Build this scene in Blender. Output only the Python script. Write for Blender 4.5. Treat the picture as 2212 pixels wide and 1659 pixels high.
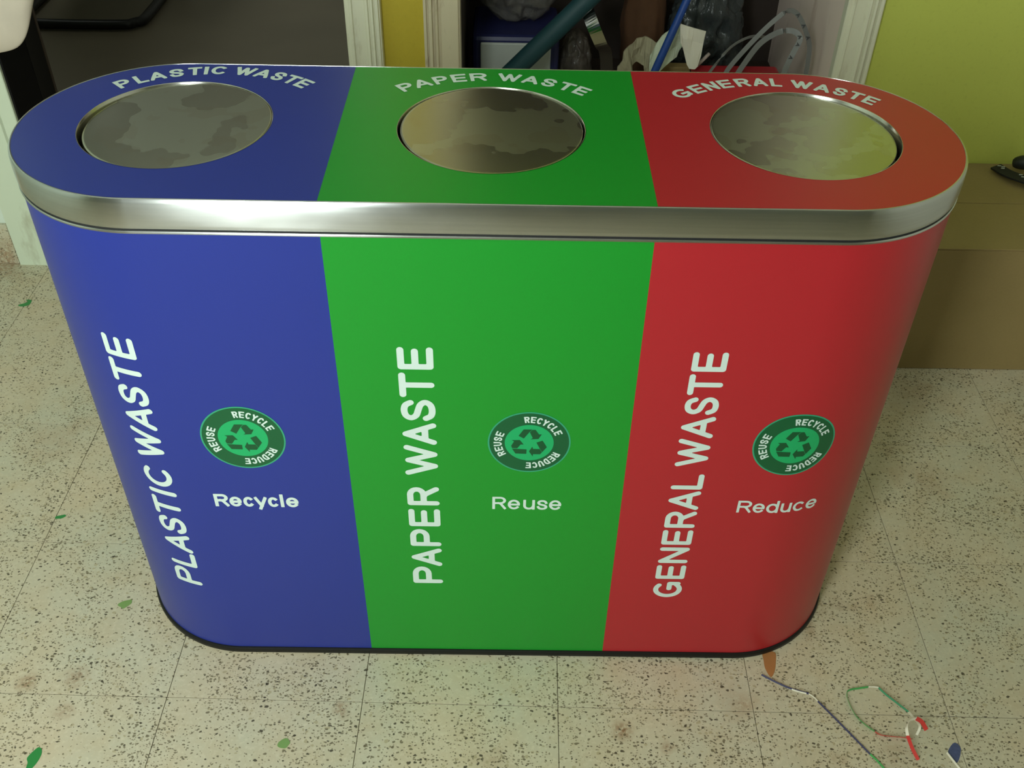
import bpy, bmesh, math, random
from mathutils import Vector, Matrix, noise as mnoise

# ------------------------------------------------------------------ reset
for o in list(bpy.data.objects):
    bpy.data.objects.remove(o, do_unlink=True)
scene = bpy.context.scene
COL = scene.collection
R_ = math.radians

# ------------------------------------------------------------------ camera
IMG_W = 2212.0
CAM = Vector((0.02365, -1.29286, 1.59527))
F_PX = 2180.0
RX = Vector((0.99985403, 0.00386541, 0.01664249))      # image right
RU = Vector((-0.01514094, 0.65177504, 0.7582612))      # image up
RF = Vector((0.00791617, 0.7584025, -0.65173843))      # view direction
cam_d = bpy.data.cameras.new('camera')
cam_d.sensor_width = 36.0
cam_d.lens = 36.0 * F_PX / IMG_W
cam_d.clip_start = 0.02
cam = bpy.data.objects.new('camera', cam_d)
COL.objects.link(cam)
M3 = Matrix((RX, RU, -RF)).transposed()
cam.matrix_world = Matrix.Translation(CAM) @ M3.to_4x4()
scene.camera = cam

# ------------------------------------------------------------------ world, light, exposure
w = bpy.data.worlds.new('world'); scene.world = w
w.use_nodes = True
bg = w.node_tree.nodes['Background']
bg.inputs[0].default_value = (0.85, 1.0, 0.95, 1)
bg.inputs[1].default_value = 0.6
WIN = dict(x0=-0.98, x1=-0.50, z0=0.75, z1=2.55, y=-2.05)
def area(name, loc, rot, sx, sy, power, col):
    d = bpy.data.lights.new(name, 'AREA'); d.shape = 'RECTANGLE'
    d.size = sx; d.size_y = sy; d.energy = power; d.color = col
    o = bpy.data.objects.new(name, d); COL.objects.link(o)
    o.location = loc; o.rotation_euler = rot
    return o
area('window_daylight', ((WIN['x0'] + WIN['x1']) / 2, WIN['y'] - 0.03, (WIN['z0'] + WIN['z1']) / 2),
     (R_(90), 0, 0), WIN['x1'] - WIN['x0'], WIN['z1'] - WIN['z0'], 43.0, (0.91, 1.0, 0.96))
area('back_room_fill', (-2.28, 3.2, 1.7), (0, R_(-90), 0), 1.0, 1.0, 6.0, (0.95, 1.0, 0.92))  # added fill lamp with no window behind it, brightens the back room
scene.view_settings.view_transform = 'Standard'
scene.view_settings.look = 'None'
scene.view_settings.gamma = 1.0
scene.view_settings.use_curve_mapping = False
scene.view_settings.exposure = 0.6

# ------------------------------------------------------------------ materials
def lin(r, g, b):
    f = lambda c: (c / 255 / 12.92) if c / 255 <= 0.04045 else ((c / 255 + 0.055) / 1.055) ** 2.4
    return (f(r), f(g), f(b), 1)
class NT:
    def __init__(s, name):
        s.m = bpy.data.materials.new(name); s.m.use_nodes = True
        s.t = s.m.node_tree; s.b = s.t.nodes['Principled BSDF']
    def n(s, typ, **kw):
        x = s.t.nodes.new(typ)
        for k, v in kw.items():
            if k in x.inputs: x.inputs[k].default_value = v
            else: setattr(x, k, v)
        return x
    def l(s, a, b): s.t.links.new(a, b)
    def math(s, op, a, b=None, c=None):
        x = s.n('ShaderNodeMath'); x.operation = op
        for i, v in enumerate((a, b, c)):
            if v is None: continue
            if isinstance(v, (int, float)): x.inputs[i].default_value = v
            else: s.l(v, x.inputs[i])
        return x.outputs[0]
    def mix(s, f, a, b):
        x = s.n('ShaderNodeMix'); x.data_type = 'RGBA'
        for i, v in ((0, f), (6, a), (7, b)):
            if isinstance(v, (int, float, tuple)): x.inputs[i].default_value = v
            else: s.l(v, x.inputs[i])
        return x.outputs[2]
    def ramp(s, f, p0, p1):
        x = s.n('ShaderNodeMapRange'); x.inputs[1].default_value = p0; x.inputs[2].default_value = p1
        x.clamp = True; s.l(f, x.inputs[0]); return x.outputs[0]
    def noise(s, vec, scale, detail=3, rough=0.5):
        x = s.n('ShaderNodeTexNoise'); x.inputs['Scale'].default_value = scale
        x.inputs['Detail'].default_value = detail; x.inputs['Roughness'].default_value = rough
        if vec is not None: s.l(vec, x.inputs['Vector'])
        return x
    def pos(s): return s.n('ShaderNodeNewGeometry').outputs['Position']
    def obj(s): return s.n('ShaderNodeTexCoord').outputs['Object']
    def bump(s, h, strength, dist):
        x = s.n('ShaderNodeBump'); x.inputs['Strength'].default_value = strength
        x.inputs['Distance'].default_value = dist; s.l(h, x.inputs['Height'])
        s.l(x.outputs[0], s.b.inputs['Normal'])

def plain(name, col, rough=0.6, metal=0.0, var=0.12, scale=12, bump=0.0, spec=0.5):
    t = NT(name); t.b.inputs['Roughness'].default_value = rough; t.b.inputs['Metallic'].default_value = metal
    t.b.inputs['Specular IOR Level'].default_value = spec
    n = t.noise(t.obj(), scale, 4)
    d = tuple(c * (1 - var) for c in col[:3]) + (1,); u = tuple(min(1, c * (1 + var)) for c in col[:3]) + (1,)
    t.l(t.mix(n.outputs[0], d, u), t.b.inputs['Base Color'])
    if bump: t.bump(n.outputs[0], bump, 0.005)
    return t.m

def vinyl(name, col, rough=0.37):
    t = NT(name); t.b.inputs['Roughness'].default_value = rough
    t.b.inputs['Specular IOR Level'].default_value = 0.45
    n = t.noise(t.pos(), 900, 2)
    t.l(t.mix(n.outputs[0], tuple(c * .92 for c in col[:3]) + (1,), tuple(min(1, c * 1.08) for c in col[:3]) + (1,)), t.b.inputs['Base Color'])
    n2 = t.noise(t.pos(), 5, 2)
    t.bump(n2.outputs[0], 0.12, 0.01)
    return t.m

def steel_band():
    t = NT('brushed_steel_band'); b = t.b
    b.inputs['Metallic'].default_value = 1.0
    b.inputs['Anisotropic'].default_value = 0.94
    b.inputs['Anisotropic Rotation'].default_value = 0.25
    tg = t.n('ShaderNodeTangent', direction_type='UV_MAP'); tg.uv_map = 'UVMap'
    t.l(tg.outputs[0], b.inputs['Tangent'])
    uv = t.n('ShaderNodeTexCoord').outputs['UV']
    mp = t.n('ShaderNodeMapping'); t.l(uv, mp.inputs[0]); mp.inputs['Scale'].default_value = (3, 260, 1)
    n = t.noise(mp.outputs[0], 1.0, 3)
    mp2 = t.n('ShaderNodeMapping'); t.l(uv, mp2.inputs[0]); mp2.inputs['Scale'].default_value = (7, 22, 1)
    n2 = t.noise(mp2.outputs[0], 1.0, 2)
    f = t.math('ADD', t.math('MULTIPLY', n.outputs[0], 0.5), t.math('MULTIPLY', n2.outputs[0], 0.5))
    t.l(t.mix(f, (0.40, 0.41, 0.405, 1), (0.66, 0.675, 0.665, 1)), b.inputs['Base Color'])
    t.l(t.math('MULTIPLY_ADD', n2.outputs[0], 0.14, 0.17), b.inputs['Roughness'])
    return t.m

def steel_disc():
    t = NT('stained_steel_lid'); b = t.b
    b.inputs['Metallic'].default_value = 1.0
    p = t.pos()
    n = t.noise(p, 9, 3, 0.55)
    st = t.ramp(n.outputs[0], 0.495, 0.51)
    n3 = t.noise(p, 17, 2, 0.5)
    st2 = t.ramp(n3.outputs[0], 0.57, 0.585)
    c = t.mix(st, (0.45, 0.445, 0.37, 1), (0.505, 0.515, 0.435, 1))
    c = t.mix(t.math('MULTIPLY', st2, 0.3), c, (0.42, 0.38, 0.29, 1))
    t.l(c, b.inputs['Base Color'])
    t.l(t.math('MULTIPLY_ADD', st, 0.05, 0.26), b.inputs['Roughness'])
    return t.m

def terrazzo(name='terrazzo_tile', dark=1.0):
    t = NT(name); b = t.b; p = t.pos()
    b.inputs['Roughness'].default_value = 0.5
    b.inputs['Specular IOR Level'].default_value = 0.3
    big = t.noise(p, 3.2, 4); mid = t.noise(p, 16, 4, 0.6); fine = t.noise(p, 130, 3, 0.6)
    c = t.mix(t.ramp(big.outputs[0], .35, .65), lin(200, 186, 158), lin(190, 186, 162))
    c = t.mix(t.math('MULTIPLY', t.ramp(mid.outputs[0], .42, .75), 0.45), c, lin(188, 166, 130))
    c = t.mix(t.math('MULTIPLY', t.ramp(fine.outputs[0], .5, .7), 0.35), c, lin(222, 212, 184))
    # rusty stains with shapes of their own
    stn = t.noise(p, 4.6, 5, 0.65)
    stf = t.math('MULTIPLY', t.ramp(stn.outputs[0], .61, .72), 0.55)
    c = t.mix(stf, c, lin(140, 98, 58))
    for sx, sy, sr, sa in ((-.734, -.261, .035, .8), (.239, -.357, .03, .9), (-.255, -.324, .03, .9), (-.819, -.276, .03, .7), (.312, -.386, .022, .7), (-.735, -.335, .035, .8), (.70, -.40, .05, .5),
                           (.45, -.30, .06, .4), (-.60, -.31, .02, .5), (-1.36, 1.02, .12, .8), (.02, -.41, .05, .35), (.95, .25, .10, .35), (-.98, .35, .12, .3), (1.0, .55, .12, .4)):
        dv = t.n('ShaderNodeVectorMath', operation='DISTANCE'); t.l(p, dv.inputs[0]); dv.inputs[1].default_value = (sx, sy, 0)
        sf = t.ramp(t.math('MULTIPLY_ADD', mid.outputs[0], sr * 1.6, t.math('MULTIPLY', dv.outputs['Value'], -1)), 0, sr * .9)
        c = t.mix(t.math('MULTIPLY', t.math('MULTIPLY', sf, sa), t.ramp(fine.outputs[0], .34, .56)), c, lin(130, 86, 48))
    # distorted coordinates for irregular chips
    dn = t.noise(p, 70, 2)
    off = t.n('ShaderNodeVectorMath', operation='MULTIPLY_ADD')
    t.l(dn.outputs['Color'], off.inputs[0]); off.inputs[1].default_value = (0.010, 0.010, 0.010); t.l(p, off.inputs[2])
    dens = t.noise(p, 9, 2)
    def chips(scale, rad, keep, col, cc, stretch=(1, 1, 1)):
        mp = t.n('ShaderNodeMapping'); t.l(off.outputs[0], mp.inputs[0]); mp.inputs['Scale'].default_value = stretch
        v = t.n('ShaderNodeTexVoronoi'); v.inputs['Scale'].default_value = scale
        t.l(mp.outputs[0], v.inputs['Vector'])
        sp = t.n('ShaderNodeSeparateColor'); t.l(v.outputs['Color'], sp.inputs[0])
        k = t.math('LESS_THAN', sp.outputs[0], t.math('MULTIPLY', t.ramp(dens.outputs[0], .25, .7), keep))
        r = t.math('MULTIPLY_ADD', sp.outputs[1], rad * .7, rad * .45)
        d = t.ramp(t.math('SUBTRACT', r, v.outputs['Distance']), 0.0, 0.05)
        return t.mix(t.math('MULTIPLY', k, t.math('MULTIPLY', d, col)), c, cc)
    c = chips(120, .34, .55, .7, lin(166, 152, 118), (.8, 1, 1))
    c = chips(210, .40, .75, .8, lin(92, 82, 58), (.62, 1, 1))
    c = chips(150, .30, .48, .9, lin(58, 52, 38), (.7, 1, 1))
    c = chips(320, .42, .6, .75, lin(96, 84, 60), (.7, 1, 1))
    if dark != 1.0:
        c = t.mix(1 - dark, c, (0.02, 0.018, 0.012, 1))
    t.l(c, b.inputs['Base Color'])
    t.bump(fine.outputs[0], 0.08, 0.002)
    return t.m

def wallpaint(name, c1, c2, rough=.55):
    t = NT(name); p = t.pos(); t.b.inputs['Roughness'].default_value = rough
    a = t.noise(p, 2.5, 4); f = t.noise(p, 90, 3)
    c = t.mix(a.outputs[0], c1, c2)
    c = t.mix(t.math('MULTIPLY', t.ramp(f.outputs[0], .55, .8), .25), c, tuple(x * .7 for x in c1[:3]) + (1,))
    t.l(c, t.b.inputs['Base Color']); t.bump(f.outputs[0], .15, .004)
    return t.m

def chipped(name, c1, stain, amount=.5, scale=14):
    t = NT(name); p = t.pos(); t.b.inputs['Roughness'].default_value = .45
    mp = t.n('ShaderNodeMapping'); t.l(p, mp.inputs[0]); mp.inputs['Scale'].default_value = (1.6, 1.6, .5)
    a = t.noise(mp.outputs[0], scale, 5, .65)
    c = t.mix(t.math('MULTIPLY', t.ramp(a.outputs[0], .56, .74), amount), c1, stain)
    t.l(c, t.b.inputs['Base Color']); t.bump(a.outputs[0], .1, .004)
    return t.m

def filmbag(name, col, alpha_lo, alpha_hi):
    t = NT(name); b = t.b; n = t.noise(t.obj(), 18, 4)
    b.inputs['Base Color'].default_value = col; b.inputs['Roughness'].default_value = .18
    mp = t.n('ShaderNodeMapping'); t.l(t.obj(), mp.inputs[0]); mp.inputs['Scale'].default_value = (14, 14, 5); n5 = t.noise(mp.outputs[0], 1.6, 5, .6); t.bump(n5.outputs[0], .7, .02)
    t.l(t.math('MULTIPLY_ADD', t.ramp(n.outputs[0], .35, .7), alpha_hi - alpha_lo, alpha_lo), b.inputs['Alpha'])
    return t.m

MAT = dict(
    blue=vinyl('blue_vinyl', lin(30, 46, 132)), green=vinyl('green_vinyl', lin(16, 136, 36)), red=vinyl('red_vinyl', lin(168, 32, 40)),
    blue_lid=vinyl('blue_lid_vinyl', lin(30, 46, 132)),
    white=vinyl('white_vinyl_print', lin(200, 216, 208), .4),
    black=plain('black_plastic_plinth', (.006, .006, .005, 1), .45, spec=.3),
    steel=steel_band(), disc=steel_disc(),
    collar=plain('steel_collar', (.62, .61, .56, 1), .18, 1.0, .08),
    dark=plain('black_void_shade', (.006, .006, .006, 1), .8),  # black in place of the shade inside the bin and its gaps
    tile=terrazzo(), mortar=plain('brown_tile_joint', lin(96, 80, 54), .9),
    logo_rim=vinyl('logo_rim_green', lin(48, 150, 112)), logo_dark=vinyl('logo_dark_green', lin(6, 84, 46)),
    logo_light=vinyl('logo_bright_green', lin(18, 160, 94)), logo_arrow=vinyl('logo_arrow_green', lin(4, 76, 40)),
    lime=wallpaint('lime_wall_paint', lin(196, 204, 92), lin(204, 212, 100)),
    ochre=wallpaint('ochre_wall_middle', lin(186, 166, 46), lin(194, 172, 52)),
    offwhite=wallpaint('off_white_wall_paint', lin(224, 222, 214), lin(230, 228, 220)),
    grey=wallpaint('grey_wall_paint', lin(150, 150, 146), lin(158, 158, 152)),
    palegreen=wallpaint('pale_green_wall_paint', lin(206, 218, 204), lin(214, 224, 210)),
    ceil=wallpaint('white_ceiling_paint', lin(226, 228, 220), lin(232, 232, 226)),
    casing=chipped('white_gloss_casing', lin(226, 224, 200), lin(172, 156, 126), .45),
    mint=chipped('pale_mint_casing', lin(204, 214, 190), lin(140, 132, 100), .6, 9),
    casing_old=chipped('worn_cream_casing', lin(206, 194, 164), lin(128, 104, 80), .75, 20),
    plaster=chipped('pink_stained_plaster', lin(250, 230, 218), lin(190, 158, 136), .8, 7),
    darkroom=plain('dark_grey_wall', lin(170, 168, 158), .8), darkfloor=plain('dark_cement_floor', lin(120, 112, 94), .4, var=.2, scale=3),
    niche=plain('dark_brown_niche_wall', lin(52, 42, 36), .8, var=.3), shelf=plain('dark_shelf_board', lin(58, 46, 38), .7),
    doorwood=plain('black_brown_door', lin(12, 10, 10), .7, spec=.2), dooredge=plain('grey_door_edge', lin(104, 88, 76), .6),
    carton=None,
)

def carton():
    t = NT('brown_cardboard'); p = t.obj(); t.b.inputs['Roughness'].default_value = .75
    t.b.inputs['Specular IOR Level'].default_value = .25
    a = t.noise(p, 6, 4); f = t.noise(p, 160, 2)
    c = t.mix(a.outputs[0], lin(138, 120, 76), lin(158, 138, 92))
    c = t.mix(t.math('MULTIPLY', f.outputs[0], .25), c, lin(112, 96, 62))
    t.l(c, t.b.inputs['Base Color']); return t.m
MAT['carton'] = carton()

# ------------------------------------------------------------------ object helpers
def link(o, parent=None):
    COL.objects.link(o)
    if parent is not None: o.parent = parent
    return o
def tag(o, label=None, cat=None, group=None, kind=None):
    for k, v in (('label', label), ('category', cat), ('group', group), ('kind', kind)):
        if v: o[k] = v
    return o
def mesh(name, verts, faces, mat, parent=None, smooth=False):
    me = bpy.data.meshes.new(name); me.from_pydata([tuple(v) for v in verts], [], faces); me.update()
    if isinstance(mat, str): mat = MAT[mat]
    me.materials.append(mat)
    if smooth: me.polygons.foreach_set('use_smooth', [True] * len(me.polygons))
    return link(bpy.data.objects.new(name, me), parent)
def frombm(name, bm, mat, parent=None, smooth=False):
    bmesh.ops.recalc_face_normals(bm, faces=bm.faces)
    me = bpy.data.meshes.new(name); bm.to_mesh(me); bm.free()
    if isinstance(mat, str): mat = MAT[mat]
    me.materials.append(mat)
    if smooth: me.polygons.foreach_set('use_smooth', [True] * len(me.polygons))
    return link(bpy.data.objects.new(name, me), parent)
def empty(name, loc=(0, 0, 0)):
    o = bpy.data.objects.new(name, None); o.location = loc; o.empty_display_size = .05
    return link(o)
def box(name, lo, hi, mat, parent=None, bev=0.0):
    bm = bmesh.new()
    bmesh.ops.create_cube(bm, size=1)
    for v in bm.verts:
        v.co = Vector([(lo[i] + hi[i]) / 2 + v.co[i] * (hi[i] - lo[i]) for i in range(3)])
    if bev: bmesh.ops.bevel(bm, geom=bm.edges[:], offset=bev, segments=2, affect='EDGES', profile=.5)
    return frombm(name, bm, mat, parent)
def struct(o): o['kind'] = 'structure'; return o
def at(px, py, axis, c):
    """3D point seen at photo pixel on the plane coordinate[axis]=c (used once to place real things)."""
    d = RX * ((px - 1106) / F_PX) - RU * ((py - 829.5) / F_PX) + RF
    return CAM + d * ((c - CAM[axis]) / d[axis])
def tube(name, pts, rad, mat, parent=None, seg=10, radii=None, caps=True):
    pts = [Vector(p) for p in pts]; n = len(pts); V = []; F = []
    up = None
    for i, p in enumerate(pts):
        t = (pts[min(i + 1, n - 1)] - pts[max(i - 1, 0)]).normalized()
        if up is None: up = t.orthogonal().normalized()
        up = (up - t * up.dot(t)).normalized(); s = t.cross(up)
        r = radii[i] if radii else rad
        for k in range(seg):
            a = 2 * math.pi * k / seg
            V.append(p + (up * math.cos(a) + s * math.sin(a)) * r)
    for i in range(n - 1):
        for k in range(seg):
            F.append((i * seg + k, i * seg + (k + 1) % seg, (i + 1) * seg + (k + 1) % seg, (i + 1) * seg + k))
    if caps: F.append(tuple(range(seg - 1, -1, -1))); F.append(tuple((n - 1) * seg + k for k in range(seg)))
    return mesh(name, V, F, mat, parent, True)
def spline(pts, per=8, closed=False):
    P = [Vector(p) for p in pts]; n = len(P); out = []
    rng = n if closed else n - 1
    for i in range(rng):
        g = (lambda k: P[k % n]) if closed else (lambda k: P[max(0, min(n - 1, k))])
        a, b, c, d = g(i - 1), g(i), g(i + 1), g(i + 2)
        for j in range(per):
            t = j / per
            out.append(0.5 * ((2 * b) + (c - a) * t + (2 * a - 5 * b + 4 * c - d) * t * t + (3 * b - a - 3 * c + d) * t ** 3))
    if not closed: out.append(P[-1])
    return out
def ribbon(name, pts, width, thick, mat, wdir, parent=None, taper=None):
    """flat strip along pts, wide along wdir (vector or list of vectors)."""
    P = [Vector(p) for p in pts]; V = []; F = []; n = len(P)
    for i, p in enumerate(P):
        t = (P[min(i + 1, n - 1)] - P[max(i - 1, 0)]).normalized()
        wd = Vector(wdir[i] if isinstance(wdir, list) else wdir); wd = (wd - t * wd.dot(t)).normalized()
        nn = t.cross(wd); k = taper[i] if taper else 1
        for a, b in ((-1, -1), (1, -1), (1, 1), (-1, 1)):
            V.append(p + wd * (a * width * k / 2) + nn * (b * thick / 2))
    for i in range(n - 1):
        for k in range(4):
            F.append((i * 4 + k, i * 4 + (k + 1) % 4, (i + 1) * 4 + (k + 1) % 4, (i + 1) * 4 + k))
    F.append((3, 2, 1, 0)); F.append(tuple((n - 1) * 4 + k for k in range(4)))
    return mesh(name, V, F, mat, parent)
def lump(name, c, r, mat, parent=None, amp=.12, freq=6, seed=0, sub=4, flat=None, ridge=False):
    bm = bmesh.new(); bmesh.ops.create_icosphere(bm, subdivisions=sub, radius=1)
    for v in bm.verts:
        n = v.co.normalized()
        q = Vector((n.x * freq / 3, n.y * freq / 3, n.z * freq / 3)) + Vector((seed * 7.1, seed * 3.3, 0))
        d = mnoise.noise(q) + .5 * mnoise.noise(q * 2.1)
        if ridge: d = -abs(d) * 1.6 + .3
        k = 1 + amp * d
        p = Vector((n.x * r[0] * k, n.y * r[1] * k, n.z * r[2] * k))
        if flat is not None: p.z = max(p.z, flat)
        v.co = p + Vector(c)
    return frombm(name, bm, mat, parent, True)
def prism(name, outline, depth_dir, mat, parent=None):
    """closed 3D outline extruded along depth_dir."""
    bm = bmesh.new(); a = [bm.verts.new(p) for p in outline]; b = [bm.verts.new(Vector(p) + Vector(depth_dir)) for p in outline]
    bm.faces.new(a); bm.faces.new(list(reversed(b)))
    n = len(a)
    for i in range(n): bm.faces.new((a[i], b[i], b[(i + 1) % n], a[(i + 1) % n]))
    bmesh.ops.triangulate(bm, faces=[f for f in bm.faces if len(f.verts) > 4])
    return frombm(name, bm, mat, parent)

# ------------------------------------------------------------------ room: floor of terrazzo tiles
WY = 1.055           # face of the wall with the two openings
WT = 0.13            # its thickness
XL, XR, YF, ZC = -2.3, 1.8, -2.05, 2.85
floor = struct(box('floor', (XL, YF, -.06), (XR, WY + WT, -.003), 'mortar'))
T, TH, OX, OY = .34619, -.01359, -.21846, -.30594
bm = bmesh.new(); bmesh.ops.create_cube(bm, size=1)
for v in bm.verts: v.co = Vector((v.co.x * (T - .0011), v.co.y * (T - .0011), v.co.z * .02 - .01))
bmesh.ops.bevel(bm, geom=[e for e in bm.edges if all(v.co.z > -.001 for v in e.verts)], offset=.0003, segments=1, affect='EDGES')
tm = bpy.data.meshes.new('tile'); bm.to_mesh(tm); bm.free(); tm.materials.append(MAT['tile'])
ct, st = math.cos(TH), math.sin(TH)
rnd = random.Random(3)
for i in range(-7, 8):
    for j in range(-7, 5):
        u, v = (i + .5) * T, (j + .5) * T
        x, y = OX + ct * u - st * v, OY + st * u + ct * v
        if not (XL - .05 < x < XR + .05 and YF - .05 < y < WY + .12): continue
        o = link(bpy.data.objects.new('tile', tm), floor)
        o.location = (x, y, rnd.uniform(-.0004, .0)); o.rotation_euler = (0, 0, TH)
struct(box('floor_back_room', (XL, WY + WT, -.06), (.0, 4.3, -.002), 'darkfloor'))
struct(box('ceiling', (XL, YF, ZC), (XR, 4.3, ZC + .1), 'ceil'))
# walls of the front room
struct(box('wall_left', (XL - .1, YF - .1, -.06), (XL, 4.3, ZC), 'palegreen'))
struct(box('wall_right', (XR, YF - .1, -.06), (XR + .1, WY + WT, ZC), 'offwhite'))
def joined_boxes(name, boxes, mat, parent=None):
    bm = bmesh.new()
    for lo, hi in boxes:
        r = bmesh.ops.create_cube(bm, size=1)
        for v in r['verts']: v.co = Vector([(lo[k] + hi[k]) / 2 + v.co[k] * (hi[k] - lo[k]) for k in range(3)])
    return frombm(name, bm, mat, parent)
W_ = WIN
struct(joined_boxes('wall_front', [((XL, YF - .12, -.06), (W_['x0'], YF, ZC)), ((W_['x1'], YF - .12, -.06), (XR, YF, ZC)),
      ((W_['x0'], YF - .12, -.06), (W_['x1'], YF, W_['z0'])), ((W_['x0'], YF - .12, W_['z1']), (W_['x1'], YF, ZC))], 'grey'))
wf = struct(joined_boxes('window_1', [((W_['x0'] - .05, YF, W_['z0'] - .05), (W_['x1'] + .05, YF + .03, W_['z0'])),
      ((W_['x0'] - .05, YF, W_['z1']), (W_['x1'] + .05, YF + .03, W_['z1'] + .05)),
      ((W_['x0'] - .05, YF, W_['z0']), (W_['x0'], YF + .03, W_['z1'])), ((W_['x1'], YF, W_['z0']), (W_['x1'] + .05, YF + .03, W_['z1']))], 'casing'))
# the wall with two openings, in pieces with one colour each
DL, DR = -1.203, -.357       # doorway
NL, NR = -.095, .806         # niche opening
HD, HN = 2.05, 2.0
struct(joined_boxes('wall_back_left', [((XL, WY, -.06), (DL, WY + WT, ZC)), ((DL, WY, HD), (DR, WY + WT, ZC))], 'palegreen'))
struct(joined_boxes('wall_back_middle', [((DR, WY, -.06), (NL, WY + WT, ZC))], 'ochre'))
struct(joined_boxes('wall_back_right', [((NR, WY, -.06), (XR, WY + WT, ZC)), ((NL, WY, HN), (NR, WY + WT, ZC))], 'lime'))
# back room beyond the doorway
struct(box('wall_back_room_far', (XL, 4.2, -.06), (0, 4.3, ZC), 'darkroom'))
struct(box('wall_back_room_right', (-.16, 1.75, -.06), (-.06, 4.2, ZC), 'darkroom'))
# niche
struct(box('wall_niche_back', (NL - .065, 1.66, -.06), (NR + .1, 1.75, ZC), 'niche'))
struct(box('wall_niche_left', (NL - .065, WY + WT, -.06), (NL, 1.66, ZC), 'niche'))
struct(box('wall_niche_right', (NR, WY + WT, -.06), (NR + .1, 1.66, ZC), 'plaster'))
box_r = struct(box('trim_1', (NR - .003, WY + .004, 0), (NR, WY + WT, HN), 'plaster'))
struct(box('trim_11', (NL, WY - .008, 0), (NL + .003, WY + .05, HN), 'casing_old'))
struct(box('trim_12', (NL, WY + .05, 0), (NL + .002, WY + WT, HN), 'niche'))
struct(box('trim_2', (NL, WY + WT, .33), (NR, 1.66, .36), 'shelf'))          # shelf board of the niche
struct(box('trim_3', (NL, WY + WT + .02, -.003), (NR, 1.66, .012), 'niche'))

# mouldings: profile (across, out of the wall), swept upright
def casing(name, x0, direction, prof, z1, mat):
    V = []; F = []
    for z in (0.0, z1):
        for a, o in prof: V.append((x0 + direction * a, WY - o, z))
    n = len(prof)
    for k in range(n): F.append((k, (k + 1) % n, n + (k + 1) % n, n + k))
    F.append(tuple(range(n))); F.append(tuple(range(2 * n - 1, n - 1, -1)))
    bm = bmesh.new(); vs = [bm.verts.new(v) for v in V]
    for f in F: bm.faces.new([vs[k] for k in f])
    bmesh.ops.triangulate(bm, faces=[f for f in bm.faces if len(f.verts) > 4])
    return struct(frombm(name, bm, mat))
PROF = [(0, -.01), (0, .014), (.002, .017), (.010, .017), (.012, .020), (.017, .020), (.019, .015), (.046, .015), (.049, .020), (.054, .021),
        (.056, .016), (.059, .016), (.061, .023), (.066, .024), (.068, .018), (.070, .018), (.072, .026), (.079, .026), (.081, .020), (.083, .020), (.084, 0), (.084, -.01)]
casing('trim_4', DR - .002, 1, PROF, HD, 'casing')
PROF2 = [(0, -.01), (0, .012), (.002, .014), (.020, .015), (.040, .015), (.043, .012), (.047, .012), (.049, .019), (.054, .020), (.056, .014), (.060, .014), (.062, .022),
         (.069, .022), (.071, .016), (.073, .016), (.075, .021), (.081, .021), (.083, 0), (.083, -.01)]
casing('trim_5', NL, -1, PROF2, HN, 'casing_old')
casing('trim_6', NR - .004, 1, PROF, HN, 'casing')
PROF3 = [(0, -.01), (0, .012), (.002, .014), (.036, .014), (.039, .021), (.044, .021), (.046, .016), (.118, .016), (.121, .010), (.121, -.01)]
casing('trim_7', DL, -1, PROF3, HD, 'mint')
struct(box('trim_8', (DL, WY - .004, 0), (DL + .005, WY + WT + .01, HD), 'doorwood'))       # dark lining of the doorway
struct(box('trim_9', (DL - .12, WY - .022, HD), (DR + .085, WY + .0, HD + .09), 'casing'))
struct(box('trim_10', (NL - .085, WY - .022, HN), (NR + .085, WY + .0, HN + .09), 'casing'))
struct(box('baseboard_left', (XL, WY - .012, 0), (DL - .122, WY, .125), 'tile', bev=.002))
struct(box('baseboard_right', (NR + .085, WY - .012, 0), (XR, WY, .125), 'tile', bev=.002))

# open door leaf in the doorway
door = struct(empty('door_1', (DL + .006, WY + WT + .012, 0)))
hx, hy = door.location.x, door.location.y
ex, ey = CAM.x - .4728 * (1.93 - CAM.y), 1.93
L_ = math.hypot(ex - hx, ey - hy); door.rotation_euler = (0, 0, math.atan2(ey - hy, ex - hx))
box('door_leaf', (0, 0, .012), (L_ - .11, .038, 2.02), 'doorwood', door, .003)
box('edge_strip', (L_ - .11, -.002, .012), (L_, .04, 2.02), 'dooredge', door, .002)
hd = tube('door_handle', [(L_ - .09, -.002, 1.0), (L_ - .09, -.045, 1.0), (L_ - .11, -.055, 1.0), (L_ - .2, -.055, 1.0)], .009, 'collar', door)
box('handle_plate', (L_ - .11, -.006, .93), (L_ - .07, 0, 1.07), 'collar', door, .002)
door['label'] = 'black brown door standing open into the dark back room'

# ------------------------------------------------------------------ the waste bin
H, BL, BR, BD = .95, .4497, .20273, .00201
SEAM, ZB, ZT = .2122, .0138, .9015
bin_ = empty('waste_bin')
tag(bin_, 'blue, green and red three-compartment waste bin with steel rim in the foreground', 'waste bin')
def outline(R, n=72, L=BL):
    """closed stadium, counter-clockwise, starting at the front left tangent point"""
    P = []
    for k in range(n + 1):
        a = -math.pi / 2 + math.pi * k / n; P.append((L + R * math.cos(a), R * math.sin(a)))
    for k in range(n + 1):
        a = math.pi / 2 + math.pi * k / n; P.append((-L + R * math.cos(a), R * math.sin(a)))
    return P
def body_pt(s, z, off=0.0):
    """point on the wrapped body: s along the front, 0 in the middle"""
    r = BR + off
    if abs(s) <= BL: return Vector((s, -r, z))
    sg = 1 if s > 0 else -1; a = (abs(s) - BL) / BR
    return Vector((sg * (BL + r * math.sin(a)), -r * math.cos(a), z))
SMAX = BL + math.pi * BR + (BL - SEAM)
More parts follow.
